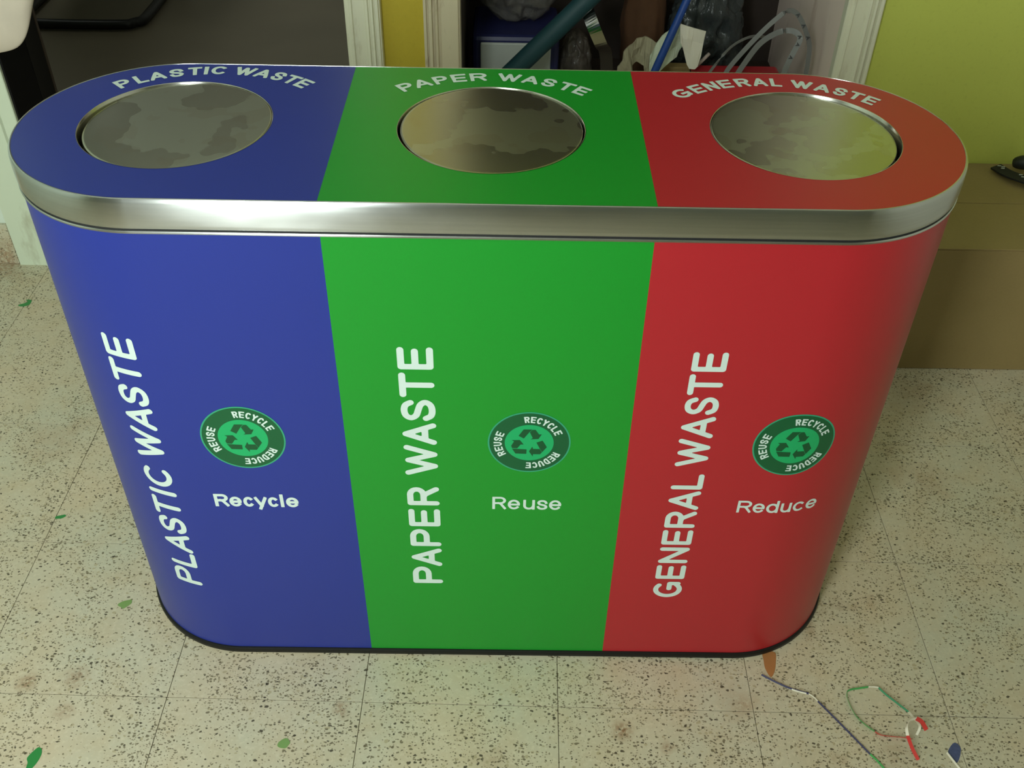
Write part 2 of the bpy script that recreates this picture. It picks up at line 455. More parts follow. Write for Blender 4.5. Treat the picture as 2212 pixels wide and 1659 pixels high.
def panel(name, s0, s1, n, mat):
    V = []; F = []
    for k in range(n + 1):
        s = s0 + (s1 - s0) * k / n
        sg = 1 if s > 0 else -1
        if abs(s) > BL + math.pi * BR:
            x = sg * (BL - (abs(s) - BL - math.pi * BR)); p = Vector((x, BR, 0))
        else: p = body_pt(s, 0)
        for z in (ZB, ZT): V.append((p.x, p.y, z))
    for k in range(n): F.append((2 * k, 2 * k + 2, 2 * k + 3, 2 * k + 1))
    return mesh(name, V, F, mat, bin_, True)
p_blue = panel('blue_panel', -SMAX, -SEAM, 150, 'blue')
p_green = panel('green_panel', -SEAM, SEAM, 24, 'green')
mesh('green_panel', [(-SEAM, BR, ZB), (SEAM, BR, ZB), (SEAM, BR, ZT), (-SEAM, BR, ZT)], [(1, 0, 3, 2)], 'green', bin_)
p_red = panel('red_panel', SEAM, SMAX, 150, 'red')
for o, t_ in ((p_blue, 'blue vinyl side panel'), (p_green, 'green vinyl side panel'), (p_red, 'red vinyl side panel')): o['label'] = t_
def sweep(name, prof, mat, uv=False, n=72):
    """sweep (offset, z) profile around the stadium"""
    V = []; F = []; m = len(prof)
    base = outline(1e-9, n); nr = []
    for k in range(n + 1): a = -math.pi / 2 + math.pi * k / n; nr.append((math.cos(a), math.sin(a)))
    for k in range(n + 1): a = math.pi / 2 + math.pi * k / n; nr.append((math.cos(a), math.sin(a)))
    N = len(base); S = [0]; outl = outline(BR, n)
    for i in range(1, N + 1):
        a, b = outl[i - 1], outl[i % N]; S.append(S[-1] + math.hypot(b[0] - a[0], b[1] - a[1]))
    for (bx, by), (nx, ny) in zip(base, nr):
        for o, z in prof: V.append((bx + nx * (BR + o), by + ny * (BR + o), z))
    uvs = []
    for i in range(N):
        j = (i + 1) % N
        for k in range(m - 1):
            F.append((i * m + k, j * m + k, j * m + k + 1, i * m + k + 1))
            uvs += [(S[i], prof[k][1]), (S[i + 1], prof[k][1]), (S[i + 1], prof[k + 1][1]), (S[i], prof[k + 1][1])]
    o = mesh(name, V, F, mat, bin_, True)
    if uv:
        l = o.data.uv_layers.new(name='UVMap')
        for d, c in zip(l.data, uvs): d.uv = c
    bm = bmesh.new(); bm.from_mesh(o.data)
    for e in bm.edges:
        if len(e.link_faces) == 2 and e.calc_face_angle(0) > R_(28): e.smooth = False
    bm.to_mesh(o.data); bm.free()
    return o
band = sweep('steel_rim', [(-.004, H - .043), (.0012, H - .0425), (.0020, H - .0405), (.0026, H - .036), (.0030, H - .02), (.0027, H - .006), (.0020, H - .002), (.0008, H),
                           (-.0006, H + .0006), (-.0018, H + .0003), (-.0022, H - .001)], 'steel', True)
band['label'] = 'brushed steel rim band'
lip = sweep('steel_lip', [(-.002, ZT - .0016), (.0016, ZT - .0014), (.0026, ZT), (.0026, ZT + .0016), (.0016, ZT + .0028), (-.004, ZT + .003)], 'steel', True)
sweep('rim_gap', [(-.0006, ZT + .0028), (-.0006, H - .0425)], 'dark')
sweep('plinth', [(-.03, 0), (.002, 0), (.0036, .0012), (.0042, .006), (.004, .0105), (.003, .0124), (.0010, .0132), (-.004, .0134)], 'black')['label'] = 'black rubber plinth'

# lid plates with round openings
HOLES = [(-.4370, .0048, .1318), (.0008, .0052, .1308), (.4380, .0040, .1312)]
RT = BR - .0012
def lid_plate(name, xs, hole, mat):
    x0, x1 = xs; P = []
    n = 64
    if x0 is None:
        P += [(-BL + RT * math.cos(a), RT * math.sin(a)) for a in [math.pi / 2 + math.pi * k / n for k in range(n + 1)]] + [(x1, -RT), (x1, RT)]
    elif x1 is None:
        P += [(BL + RT * math.cos(a), RT * math.sin(a)) for a in [-math.pi / 2 + math.pi * k / n for k in range(n + 1)]] + [(x0, RT), (x0, -RT)]
    else: P = [(x0, -RT), (x1, -RT), (x1, RT), (x0, RT)]
    bm = bmesh.new()
    def loop(pts):
        v = [bm.verts.new((x, y, H)) for x, y in pts]
        return [bm.edges.new((v[i], v[(i + 1) % len(v)])) for i in range(len(v))]
    e = loop(P) + loop([(hole[0] + hole[2] * math.cos(2 * math.pi * k / 96), hole[1] + hole[2] * math.sin(2 * math.pi * k / 96)) for k in range(96)])
    bmesh.ops.triangle_fill(bm, edges=e, use_beauty=True, normal=(0, 0, 1))
    # drop triangles inside the hole, if any
    for f in [f for f in bm.faces if (f.calc_center_median().xy - Vector(hole[:2])).length < hole[2] * .97 and all((v.co.xy - Vector(hole[:2])).length < hole[2] * 1.001 for v in f.verts)]:
        bm.faces.remove(f)
    o = frombm(name, bm, mat, bin_)
    if o.data.polygons[0].normal.z < 0: o.data.flip_normals()
    return o
lp = [lid_plate('blue_lid_plate', (None, -.2111), HOLES[0], 'blue_lid'), lid_plate('green_lid_plate', (-.2111, .2111), HOLES[1], 'green'), lid_plate('red_lid_plate', (.2111, None), HOLES[2], 'red')]
TILT = [(R_(0.4), R_(-1.3)), (R_(.6), R_(.3)), (R_(.2), R_(1.3))]
SHIFT = [(.0028, -.0012), (.0002, .0014), (-.0024, -.0008)]
for (hx, hy, hr), (tx, ty), (sx, sy) in zip(HOLES, TILT, SHIFT):
    # collar inside the opening
    V = []; F = []; n = 96; prof = [(hr + .0006, H + .0003), (hr - .0002, H + .0004), (hr - .0006, H - .0002), (hr - .0006, H - .024), (hr - .004, H - .028)]
    m = len(prof)
    for k in range(n):
        a = 2 * math.pi * k / n
        for r, z in prof: V.append((hx + r * math.cos(a), hy + r * math.sin(a), z))
    for k in range(n):
        for q in range(m - 1):
            F.append((k * m + q, k * m + q + 1, ((k + 1) % n) * m + q + 1, ((k + 1) % n) * m + q))
    mesh('collar', V, F, 'collar', bin_, True)
    # black sheet below, stands in for the shade inside the bin
    V = [(hx + hr * .985 * math.cos(2 * math.pi * k / 48), hy + hr * .985 * math.sin(2 * math.pi * k / 48), H - .028) for k in range(48)]
    mesh('void_shade', V, [tuple(range(48))], 'dark', bin_)
    # swinging steel lid: shallow dish with rolled edge
    rd = hr - .0036; V = []; F = []; prof = [(0, -.0), (rd * .5, -.0002), (rd - .004, -.0003), (rd - .0012, -.0004), (rd - .0003, -.0007), (rd, -.0014), (rd, -.012)]
    n = 96; m = len(prof)
    for k in range(n):
        a = 2 * math.pi * k / n
        for r, z in prof: V.append((max(r, 1e-5) * math.cos(a), max(r, 1e-5) * math.sin(a), z))
    for k in range(n):
        for q in range(m - 1): F.append((k * m + q, k * m + q + 1, ((k + 1) % n) * m + q + 1, ((k + 1) % n) * m + q))
    d = mesh('swing_lid', V, F, 'disc', bin_, True)
    if d.data.polygons[0].normal.z < 0: d.data.flip_normals()
    d.location = (hx + sx, hy + sy, H - .0014); d.rotation_euler = (tx, ty, 0)
    d['label'] = 'round stained steel swing lid'

# ------------------------------------------------------------------ lettering from strokes
def arc(cx, cy, rx, ry, a0, a1, n=14):
    return [(cx + rx * math.cos(R_(a0 + (a1 - a0) * k / n)), cy + ry * math.sin(R_(a0 + (a1 - a0) * k / n))) for k in range(n + 1)]
def spl(p): return [(v.x, v.y) for v in spline([(x, y, 0) for x, y in p], 4)]
S_ = spl([(.95, .76), (.80, .94), (.5, 1), (.18, .94), (.05, .76), (.2, .58), (.5, .50), (.82, .41), (.97, .24), (.82, .06), (.5, 0), (.18, .05), (.02, .23)])
XH = .75
G = dict(
    P=[[(0, 0), (0, 1)] + [(.58, 1)] + arc(.6, .73, .4, .27, 85, -85, 10) + [(.55, .46), (0, .46)]],
    R=[[(0, 0), (0, 1)] + [(.58, 1)] + arc(.6, .745, .38, .255, 85, -85, 10) + [(.55, .49), (0, .49)], [(.45, .49), (.62, .44), (1, 0)]],
    L=[[(0, 1), (0, 0), (1, 0)]], A=[[(0, 0), (.5, 1), (1, 0)], [(.17, .30), (.83, .30)]], S=[S_],
    T=[[(0, 1), (1, 1)], [(.5, 1), (.5, 0)]], I=[[(.5, 0), (.5, 1)]],
    C=[arc(.55, .5, .55, .5, 48, 312, 24)], W=[[(0, 1), (.27, 0), (.5, .97), (.73, 0), (1, 1)]],
    E=[[(1, 1), (0, 1), (0, 0), (1, 0)], [(0, .51), (.92, .51)]],
    G=[arc(.52, .5, .52, .5, 50, 318, 24) + [(1, .1), (1, .45), (.58, .45)]], N=[[(0, 0), (0, 1), (1, 0), (1, 1)]],
    U=[[(0, 1), (0, .36)] + arc(.5, .36, .5, .36, 180, 360, 12) + [(1, 1)]],
    D=[[(0, 0), (0, 1), (.45, 1)] + arc(.45, .5, .55, .5, 88, -88, 16) + [(.45, 0), (0, 0), (0, .1)]],
    Y=[[(0, 1), (.5, .45), (1, 1)], [(.5, .45), (.5, 0)]],
    e=[[(.06, XH * .5), (.97, XH * .5)] + arc(.5, XH / 2, .5, XH / 2, 8, 318, 26)],
    c=[arc(.52, XH / 2, .52, XH / 2, 48, 312, 24)], y=[[(0, XH), (.52, 0)], [(1, XH), (.36, -.28)]], l=[[(.5, 0), (.5, 1.04)]],
    u=[[(0, XH), (0, .25)] + arc(.48, .27, .48, .27, 180, 340, 10) + [(1, .3)], [(1, XH), (1, 0)]],
    s=[[(x, y * XH) for x, y in S_]], d=[arc(.5, XH / 2, .5, XH / 2, 20, 340, 24), [(1, 1.02), (1, 0)]])
def seg_dist(px, py, a, b):
    dx, dy = b[0] - a[0], b[1] - a[1]; L2 = dx * dx + dy * dy or 1e-12
    t = min(1, max(0, ((px - a[0]) * dx + (py - a[1]) * dy) / L2))
    return math.hypot(px - a[0] - t * dx, py - a[1] - t * dy)
def box_dist(px, py, a, b, h, e0, e1):
    dx, dy = b[0] - a[0], b[1] - a[1]; L = math.hypot(dx, dy) or 1e-9; dx /= L; dy /= L
    u = (px - a[0]) * dx + (py - a[1]) * dy; v = abs(-(px - a[0]) * dy + (py - a[1]) * dx)
    lo, hi = -e0, L + e1; qx = max(lo - u, u - hi); qy = v - h
    return max(qx, qy) if qx < 0 or qy < 0 else math.hypot(qx, qy)
def letter_sdf(ch, w_, height, wd, rnd_cap, desc):
    h = wd / 2; segs = []
    for pl in G[ch]:
        q = [(h + x * (w_ - wd), h + y * (height - wd)) for x, y in pl]
        q = [p for k, p in enumerate(q) if k == 0 or math.hypot(p[0] - q[k - 1][0], p[1] - q[k - 1][1]) > 1e-6]
        n = len(q)
        for i in range(n - 1):
            def sharp(k):
                if k <= 0 or k >= n - 1: return True
                ax, ay = q[k][0] - q[k - 1][0], q[k][1] - q[k - 1][1]; bx, by = q[k + 1][0] - q[k][0], q[k + 1][1] - q[k][1]
                c = (ax * bx + ay * by) / ((math.hypot(ax, ay) * math.hypot(bx, by)) or 1)
                return -.3 < c < .3
            segs.append((q[i], q[i + 1], h if sharp(i) else 0, h if sharp(i + 1) else 0))
    def f(x, y):
        if rnd_cap: return min(seg_dist(x, y, a, b) for a, b, _, _ in segs) - h
        d = 1e9
        for a, b, e0, e1 in segs:
            d = min(d, box_dist(x, y, a, b, h, e0, e1))
            if not e0: d = min(d, math.hypot(x - a[0], y - a[1]) - h)
            if not e1: d = min(d, math.hypot(x - b[0], y - b[1]) - h)
        return max(d, -x, x - w_, desc - y, y - height * 1.05)
    return f
def letter_mesh(f, x0, x1, y0, y1, nx, ny):
    """filled shape of f<0 by marching squares"""
    g = [[f(x0 + (x1 - x0) * i / nx, y0 + (y1 - y0) * j / ny) for j in range(ny + 1)] for i in range(nx + 1)]
    V = []; idx = {}; F = []
    def vert(key, x, y):
        if key not in idx: idx[key] = len(V); V.append((x, y))
        return idx[key]
    X = lambda i: x0 + (x1 - x0) * i / nx
    Y = lambda j: y0 + (y1 - y0) * j / ny
    for i in range(nx):
        for j in range(ny):
            cs_ = [(i, j), (i + 1, j), (i + 1, j + 1), (i, j + 1)]; vals = [g[a][b] for a, b in cs_]
            if min(vals) >= 0: continue
            poly = []
            for k in range(4):
                (a, b), (c, d) = cs_[k], cs_[(k + 1) % 4]; va, vb = vals[k], vals[(k + 1) % 4]
                if va < 0: poly.append(vert((a, b), X(a), Y(b)))
                if (va < 0) != (vb < 0):
                    t = va / (va - vb); key = ((a, b), (c, d)) if (a, b) < (c, d) else ((c, d), (a, b))
                    poly.append(vert(key, X(a) + (X(c) - X(a)) * t, Y(b) + (Y(d) - Y(b)) * t))
            if len(poly) >= 3: F.append(tuple(poly))
    return V, F
def word(name, letters, wd, height, rnd_cap, mapf, mat, parent, desc=0.0, res=9):
    """letters: (glyph, a0, a1) extents along the line; mapf(a, b) -> 3D; one flat print per letter"""
    for ch, a0, a1 in letters:
        w_ = abs(a1 - a0); f = letter_sdf(ch, w_, height, wd, rnd_cap, desc); st_ = wd / res
        y0, y1 = desc - st_ * 1.1, height * 1.06 + st_ * 1.1
        V, F = letter_mesh(f, -st_ * 1.1, w_ + st_ * 1.1, y0, y1, max(8, int(w_ / st_)), max(10, int((y1 - y0) / st_)))
        o = mesh(name, [mapf(a0 + x, y) for x, y in V], F, mat, parent)
OFF = .0004
# tall side lettering reading upwards: along = height on the body, across = towards smaller s
def side(sbase):
    return lambda a, b: body_pt(sbase - b, a, OFF)
z = lambda s, *e: [(c, a / 1000, b / 1000) for c, (a, b) in zip(s, e)]
t1 = z('PLASTICWASTE', (184, 225), (231, 267), (269, 313), (315, 355), (357, 399), (406, 417.5), (426, 469), (488, 549), (551, 595), (597, 636), (640, 683), (688, 726))
word('printed_letter', t1, .0094, .0508, True, side(-.4917), 'white', p_blue)
t2 = z('PAPERWASTE', (206, 250), (252, 297), (303, 345), (352, 393), (402, 444), (471, 535), (536, 580), (584, 627), (631, 677), (683, 723))
word('printed_letter', t2, .0099, .0508, True, side(-.0755), 'white', p_green)
t3 = z('GENERALWASTE', (176, 218), (226, 262), (268, 308), (315, 351), (357, 396), (400, 443), (447, 481), (498, 556), (558, 601), (604.5, 640), (643, 682), (687, 722))
word('printed_letter', t3, .0088, .0495, True, side(.3355), 'white', p_red)
flat = lambda zb: (lambda a, b: body_pt(a, zb + b, OFF))
k3 = lambda s, *e: [(c, a / 1000, b / 1000) for c, (a, b) in zip(s, e)]
word('caption_letter', k3('Recycle', (-432, -409.5), (-408.5, -389), (-386.5, -370), (-369, -348.5), (-347.5, -331), (-328.5, -322), (-319, -299)), .0055, .0285, False, flat(.393), 'white', p_blue, -.0085)
word('caption_letter', k3('Reuse', (8, 30), (32.5, 52), (57, 75.5), (78.5, 96), (98, 117.5)), .0043, .0285, False, flat(.3955), 'white', p_green, -.001)
word('caption_letter', k3('Reduce', (397, 420), (422, 441), (443.5, 463), (466.5, 484), (487, 506), (509, 528.5)), .0043, .0275, False, flat(.3955), 'white', p_red, -.001)
# curved lettering on the lid
def curved(cx, cy, r):
    def f(a, b):
        t = a / r; rr = r + b
        return Vector((cx + rr * math.sin(t), cy + rr * math.cos(t), H + .0005))
    return f
def deg(s, r, *e): return [(c, R_(a) * r, R_(b) * r) for c, (a, b) in zip(s, e)]
u1 = deg('PLASTICWASTE', .1975, (-44, -38.3), (-36.2, -31.2), (-30.6, -23.7), (-22.4, -16.6), (-14.9, -9.5), (-8.5, -6.8), (-5.6, .4), (4.2, 12.6), (12.9, 19.6), (20.7, 26.2), (27.0, 33.0), (33.6, 39.2))
word('lid_letter', u1, .0058, .0285, False, curved(-.4066, -.0322, .1958), 'white', lp[0])
u2 = deg('PAPERWASTE', .2092, (-38, -32.3), (-31.7, -24.6), (-23.3, -17.8), (-16.2, -10.4), (-8.9, -2.3), (2.1, 11), (11.6, 18.4), (19.6, 25.3), (26.9, 32.7), (33.8, 39.2))
word('lid_letter', u2, .0056, .0275, False, curved(-.0004, -.0522, .2094), 'white', lp[1])
u3 = deg('GENERALWASTE', .2006, (-41.5, -34), (-32.4, -27), (-25.8, -20.2), (-19.2, -13.8), (-12, -6.2), (-5.1, 1.1), (2.3, 7), (10.6, 19), (19.9, 26.4), (27.7, 33), (34, 39.4), (40.4, 45.6))
word('lid_letter', u3, .0056, .028, False, curved(.412, -.0451, .2005), 'white', lp[2])
# recycling badges
ARROWS = [[(878, 668), (995, 518), (1200, 518), (1135, 575), (1005, 728)], [(1140, 580), (1205, 525), (1275, 525), (1360, 630), (1425, 625), (1350, 735), (1165, 745), (1215, 715)],
          [(1305, 820), (1450, 772), (1558, 925), (1452, 1045), (1395, 965)], [(1392, 972), (1446, 1050), (1405, 1095), (1235, 1095), (1230, 1150), (1135, 1030), (1215, 915), (1230, 970)],
          [(720, 770), (910, 765), (1005, 870), (935, 868), (855, 960), (730, 955), (710, 900), (775, 800)], [(730, 970), (1080, 985), (1075, 1090), (815, 1085)]]
def badge(cs, cz, r0, parent_):
    e = None
    def disc(name, ra, rb, off, mat, parent):
        n = 72; V = []; F = []; m = 7
        for k in range(n):
            a = 2 * math.pi * k / n
            for j in range(m):
                r = ra + (rb - ra) * j / (m - 1); V.append(body_pt(cs + r * math.cos(a), cz + r * math.sin(a), off))
        for k in range(n):
            for j in range(m - 1): F.append((m * k + j, m * k + j + 1, m * ((k + 1) % n) + j + 1, m * ((k + 1) % n) + j))
        return mesh(name, V, F, mat, parent)
    root = disc('recycling_badge', r0 * .955, r0, .0004, 'logo_rim', bin_)
    root['label'] = 'round green RECYCLE REDUCE REUSE badge with three arrows'
    disc('badge_ring', r0 * .56, r0 * .962, .0005, 'logo_dark', root)
    disc('badge_centre', 0.00005, r0 * .59, .0006, 'logo_light', root)
    for P in ARROWS:
        bm = bmesh.new(); bm.faces.new([bm.verts.new(((x - 1135) / 983 * r0, (832 - y) / 703 * r0, 0)) for x, y in P]); bmesh.ops.triangulate(bm, faces=bm.faces[:])
        bmesh.ops.subdivide_edges(bm, edges=bm.edges[:], cuts=3, use_grid_fill=True)
        for v in bm.verts: v.co = body_pt(cs + v.co.x, cz + v.co.y, .0008)
        frombm('arrow', bm, 'logo_arrow', root)
    rb = r0 * .66; hh = r0 * .20
    def circ(a, b):
        t = a / rb; rr = rb + b
        return body_pt(cs + rr * math.sin(t), cz + rr * math.cos(t), .0008)
    def spread(s, d0, d1):
        wts = [1.0 for c in s]; tot = sum(wts); out = []; d = d0
        for c, q in zip(s, wts):
            e_ = d + (d1 - d0) * q / tot; g = (e_ - d) * .1; out.append((c, R_(d + g) * rb, R_(e_ - g) * rb)); d = e_
        return out
    for s, a, b in (('RECYCLE', -11, 69), ('REDUCE', 115, 186), ('REUSE', 235, 298)):
        word('badge_letter', spread(s, a, b), r0 * .037, hh, False, circ, 'white', root, 0.0, 5)
badge(-.3652, .5440, .0632, p_blue); badge(.0627, .5430, .0622, p_green); badge(.4615, .5450, .0632, p_red)

# ------------------------------------------------------------------ cardboard box by the wall, right
cb = empty('cardboard_box', (1.27, .84, 0))
tag(cb, 'brown closed cardboard box against the lime wall, right of the bin', 'box')
def cbox(name, lo, hi, bev=.002, mat='carton', par=cb):
    off = par.location
    return box(name, [lo[i] - off[i] for i in range(3)], [hi[i] - off[i] for i in range(3)], mat, par, bev)
cbox('carton_body', (.93, .646, .0005), (1.62, 1.05, .350))
cbox('top_flap', (.93, .645, .3503), (1.62, .8485, .3540), .001)
cbox('top_flap', (.93, .8505, .3503), (1.62, 1.05, .3540), .001)

# black strap with pale stitching lying on the box
sp = empty('webbing_strap', (1.31, .97, .354))
tag(sp, 'black webbing strap with pale stitching lying on the cardboard box', 'strap')
o3 = Vector((1.31, .97, .354))
pts = spline([(1.262, 1.012, .366), (1.276, .975, .368), (1.296, .945, .371), (1.325, .925, .370), (1.37, .912, .369), (1.43, .91, .368)], 6)
ribbon('strap_band', [p - o3 for p in pts], .03, .005, plain('black_webbing', (.01, .01, .009, 1), .7), Vector((.6, .6, .1)), sp)
pts2 = spline([(1.31, 1.02, .373), (1.33, 1.0, .385), (1.36, .985, .39), (1.40, .97, .38), (1.44, .95, .375)], 6)
tube('strap_loop', [p - o3 for p in pts2], .016, plain('black_rubber', (.012, .014, .012, 1), .5), sp, 8, [.012 + .006 * math.sin(i * .3) for i in range(len(pts2))])
wst = plain('pale_stitching', lin(190, 196, 180), .7)
for (x, y) in ((1.268, .987), (1.272, .995), (1.264, 1.0), (1.301, .955), (1.303, .945), (1.308, .936), (1.314, .931), (1.309, .925)):
    tube('stitch', [Vector((x - .004, y + .001, .3745)) - o3, Vector((x + .004, y - .001, .3750)) - o3], .0012, wst, sp, 6)

# ------------------------------------------------------------------ scraps on the floor
def scrap(name, pts, mat, label, cat, zt=.0006):
    P = [Vector((x, y, 0)) for x, y in pts]; P = spline(P, 4, True)
    o = prism(name, [Vector((p.x, p.y, .0001)) for p in P], (0, 0, zt), mat)
    return tag(o, label, cat)
gsc = vinyl('green_scrap_vinyl', lin(40, 130, 60)); gdull = plain('dull_green_paint', lin(118, 150, 84), .7); bsc = plain('dull_blue_paint', lin(70, 80, 116), .7, var=.35, scale=200)
def blob(c, rx, ry, a, seed, n=10):
    r = random.Random(seed); out = []
    for k in range(n):
        t = 2 * math.pi * k / n; q = 1 + r.uniform(-.28, .28)
        x, y = rx * q * math.cos(t), ry * q * math.sin(t); out.append((c[0] + x * math.cos(a) - y * math.sin(a), c[1] + x * math.sin(a) + y * math.cos(a)))
    return out
scrap('vinyl_scrap', [(-1.258, .851), (-1.245, .846), (-1.230, .853), (-1.229, .870), (-1.236, .876), (-1.246, .874), (-1.238, .868), (-1.243, .861)], gsc, 'curled bright green vinyl scrap on the floor near the door casing', 'scrap')
scrap('vinyl_scrap', blob((-.896, .117), .009, .005, .3, 2), gsc, 'tiny dark green vinyl scrap on the floor left of PLASTIC', 'scrap')
scrap('vinyl_scrap', blob((-.697, -.102), .015, .008, .5, 3), gdull, 'dull green fleck on the floor beside the blue base corner', 'scrap')
scrap('vinyl_scrap', blob((-.342, -.386), .011, .009, .0, 4), gdull, 'dull green fleck on the front floor tiles below the blue panel', 'scrap')
scrap('vinyl_scrap', blob((-.757, -.422), .009, .018, -.2, 5), gsc, 'green vinyl fleck in the bottom left corner of the floor', 'scrap')
scrap('orange_scrap', [(.513, -.192), (.511, -.210), (.511, -.228), (.518, -.245), (.527, -.232), (.533, -.212), (.535, -.192)], plain('orange_brown_scrap', lin(168, 112, 62), .6), 'orange-brown pointed scrap poking out from under the red end', 'scrap')  # flat orange-brown scrap of unidentified material
scrap('paint_spot', [(.811, -.371), (.819, -.379), (.813, -.396), (.803, -.408), (.797, -.396), (.796, -.386)], bsc, 'dark blue paint spot on the floor at bottom right', 'spot')
# long narrow blue strip lying on the floor
WHT = plain('white_strip_backing', lin(226, 220, 200), .5)
DBL = vinyl('dark_blue_strip', lin(52, 50, 84)); GRS = vinyl('green_strip', lin(70, 160, 84)); RDS = vinyl('red_strip', lin(206, 62, 56))
bs = empty('vinyl_strip', (.60, -.32, 0)); tag(bs, 'thin dark blue and white vinyl strip lying on the floor', 'strip')
def strip(par, P, width, mat, name, lift=.0015, wdir=None):
    off = Vector(par.location); Q = spline([(x, y, (q[0] if q else lift)) for x, y, *q in P], 8)
    wd = wdir if wdir is not None else Vector((0, 0, 1))
    V = []
    return ribbon(name, [p - off for p in Q], width, .0005, mat, wd, par)
flatw = lambda dx, dy: Vector((-dy, dx, .15))
strip(bs, [(.501, -.241), (.524, -.256), (.551, -.270), (.579, -.279)], .0034, DBL, 'blue_segment', .0018, flatw(.08, -.04))
strip(bs, [(.510, -.2475), (.53, -.2595), (.555, -.2722), (.575, -.2785)], .0028, WHT, 'white_segment', .0012, flatw(.08, -.04))
strip(bs, [(.579, -.279), (.587, -.286), (.592, -.294)], .0026, WHT, 'white_segment', .0016, flatw(.02, -.02))
strip(bs, [(.592, -.294), (.625, -.343), (.659, -.395)], .0030, DBL, 'blue_segment', .0018, flatw(.07, -.1))
strip(bs, [(.659, -.395), (.668, -.407), (.680, -.428), (.70, -.46)], .0042, GRS, 'green_segment', .0016, flatw(.02, -.03))
ls = empty('vinyl_strip', (.70, -.31, 0)); tag(ls, 'curled green, white and red vinyl strip looped on the floor', 'strip')
up = Vector((0.2, .25, 1))
strip(ls, [(.678, -.353), (.662, -.337), (.652, -.321), (.647, -.301), (.646, -.285)], .0052, GRS, 'green_segment', .0028, flatw(-.02, .06))
strip(ls, [(.646, -.285), (.649, -.275), (.658, -.270), (.675, -.267), (.690, -.2645)], .0040, GRS, 'green_segment', .0028, flatw(.04, .01))
strip(ls, [(.690, -.2645), (.700, -.2645), (.708, -.266)], .0038, WHT, 'white_segment', .0035, flatw(.02, 0))
strip(ls, [(.708, -.266, .0035), (.717, -.28, .004), (.732, -.298, .005), (.746, -.317, .008)], .0036, vinyl('teal_green_strip', lin(64, 140, 100)), 'green_segment', .004, flatw(.04, -.05))
strip(ls, [(.746, -.317, .008), (.749, -.333, .014), (.751, -.346, .02), (.750, -.356, .022), (.744, -.365, .014)], .0042, WHT, 'white_segment', .01, Vector((1, .1, .2)))
strip(ls, [(.739, -.367, .004), (.722, -.364, .004), (.689, -.360, .003), (.678, -.353, .0028)], .0050, RDS, 'red_segment', .003, flatw(-.06, .01))
strip(ls, [(.738, -.405, .003), (.731, -.388, .010), (.7245, -.371, .022)], .0060, RDS, 'red_segment', .003, Vector((1, .2, .3)))
strip(ls, [(.7245, -.371, .022), (.724, -.36, .030), (.731, -.350, .034), (.745, -.344, .032)], .0055, WHT, 'curl_segment', .01, Vector((.4, .4, 1)))
strip(ls, [(.745, -.344, .032), (.756, -.346, .024), (.765, -.354, .012)], .0075, RDS, 'red_segment', .01, Vector((.5, .5, .6)))
ws = strip(empty('vinyl_offcut', (.80, -.41, 0)), [(.792, -.390), (.803, -.416), (.815, -.44)], .0042, WHT, 'white_segment', .0016, flatw(.02, -.04))
tag(ws.parent, 'short white vinyl offcut beside the dark blue spot', 'strip')

# ------------------------------------------------------------------ things stored in the niche
SZ = .36
A = lambda px, py, y: at(px, py, 1, y)
# container with white front and dark blue edges
c0 = A(1020, 150, 1.32); c1 = A(1206, 150, 1.32); ztop = A(1100, 80, 1.32).z
ct_ = empty('storage_container', ((c0.x + c1.x) / 2, 1.42, SZ)); tag(ct_, 'white fronted storage container with dark blue edges, under the clear plastic bag', 'container')
navy = plain('navy_plastic', lin(34, 38, 84), .4); offw = plain('off_white_plastic', lin(178, 184, 178), .5)
cbox('container_body', (c0.x, 1.325, SZ), (c1.x, 1.55, ztop), .012, navy, ct_)
cbox('front_panel', (c0.x + .022, 1.318, SZ + .02), (c1.x - .022, 1.326, ztop - .016), .004, offw, ct_)
# clear plastic bag on top of it
bagm = filmbag('clear_plastic_film', (.20, .19, .175, 1), .3, .7)
cbag = lump('plastic_bag', ((c0.x + c1.x) / 2 + .005, 1.455, ztop + .125), (.115, .105, .13), bagm, None, .22, 6, 2, 5, -.122, True)
tag(cbag, 'crumpled clear plastic bag on top of the storage container', 'bag')
# second film bag beside it
b2 = lump('plastic_bag', (A(1245, 110, 1.36).x, 1.40, SZ + .085), (.046, .06, .10), filmbag('brown_tinted_film', (.14, .12, .10, 1), .4, .8), None, .2, 6, 5, 5, -.083, True)
tag(b2, 'brownish crumpled plastic bag between the container and the steel strip', 'bag')
# wide teal pipe leaning across
def extend(a, b, za, zb):
    d = b - a; return a + d * ((za - a.z) / d.z), a + d * ((zb - a.z) / d.z)
pa, pb = A(1112, 150, 1.17), A(1268, 0, 1.235)
lo, hi = extend(pa, pb, SZ + .03, 1.10)
pipe = tube('teal_pipe', [lo, lo + (hi - lo) * .5, hi], .0245, plain('teal_plastic', lin(24, 62, 68), .6), None, 20)
tag(pipe, 'wide teal plastic pipe leaning diagonally across the niche', 'pipe')
pa, pb = A(1416, 150, 1.135), A(1484, 0, 1.22)
lo, hi = extend(pa, pb, SZ + .004, 1.3)
pipe2 = tube('blue_pipe', [lo, lo + (hi - lo) * .5, hi], .0098, plain('bright_blue_plastic', lin(18, 62, 136), .5), None, 14)
tag(pipe2, 'narrow bright blue pipe leaning in the niche', 'pipe')
# curved steel strip
P = [Vector((A(1318, 150, 1.34).x, 1.345, SZ + .001)), A(1309, 122, 1.285), A(1299, 98, 1.255), A(1287, 70, 1.245), A(1276, 42, 1.255), A(1264, 8, 1.285), A(1250, -40, 1.35)]
sst = ribbon('steel_strip', spline(P, 6), .033, .0012, plain('shiny_steel', (.75, .74, .68, 1), .16, 1.0, .1), Vector((1, -.2, .3)))
tag(sst, 'shiny bent steel strip standing in the niche beside the teal pipe', 'steel strip')
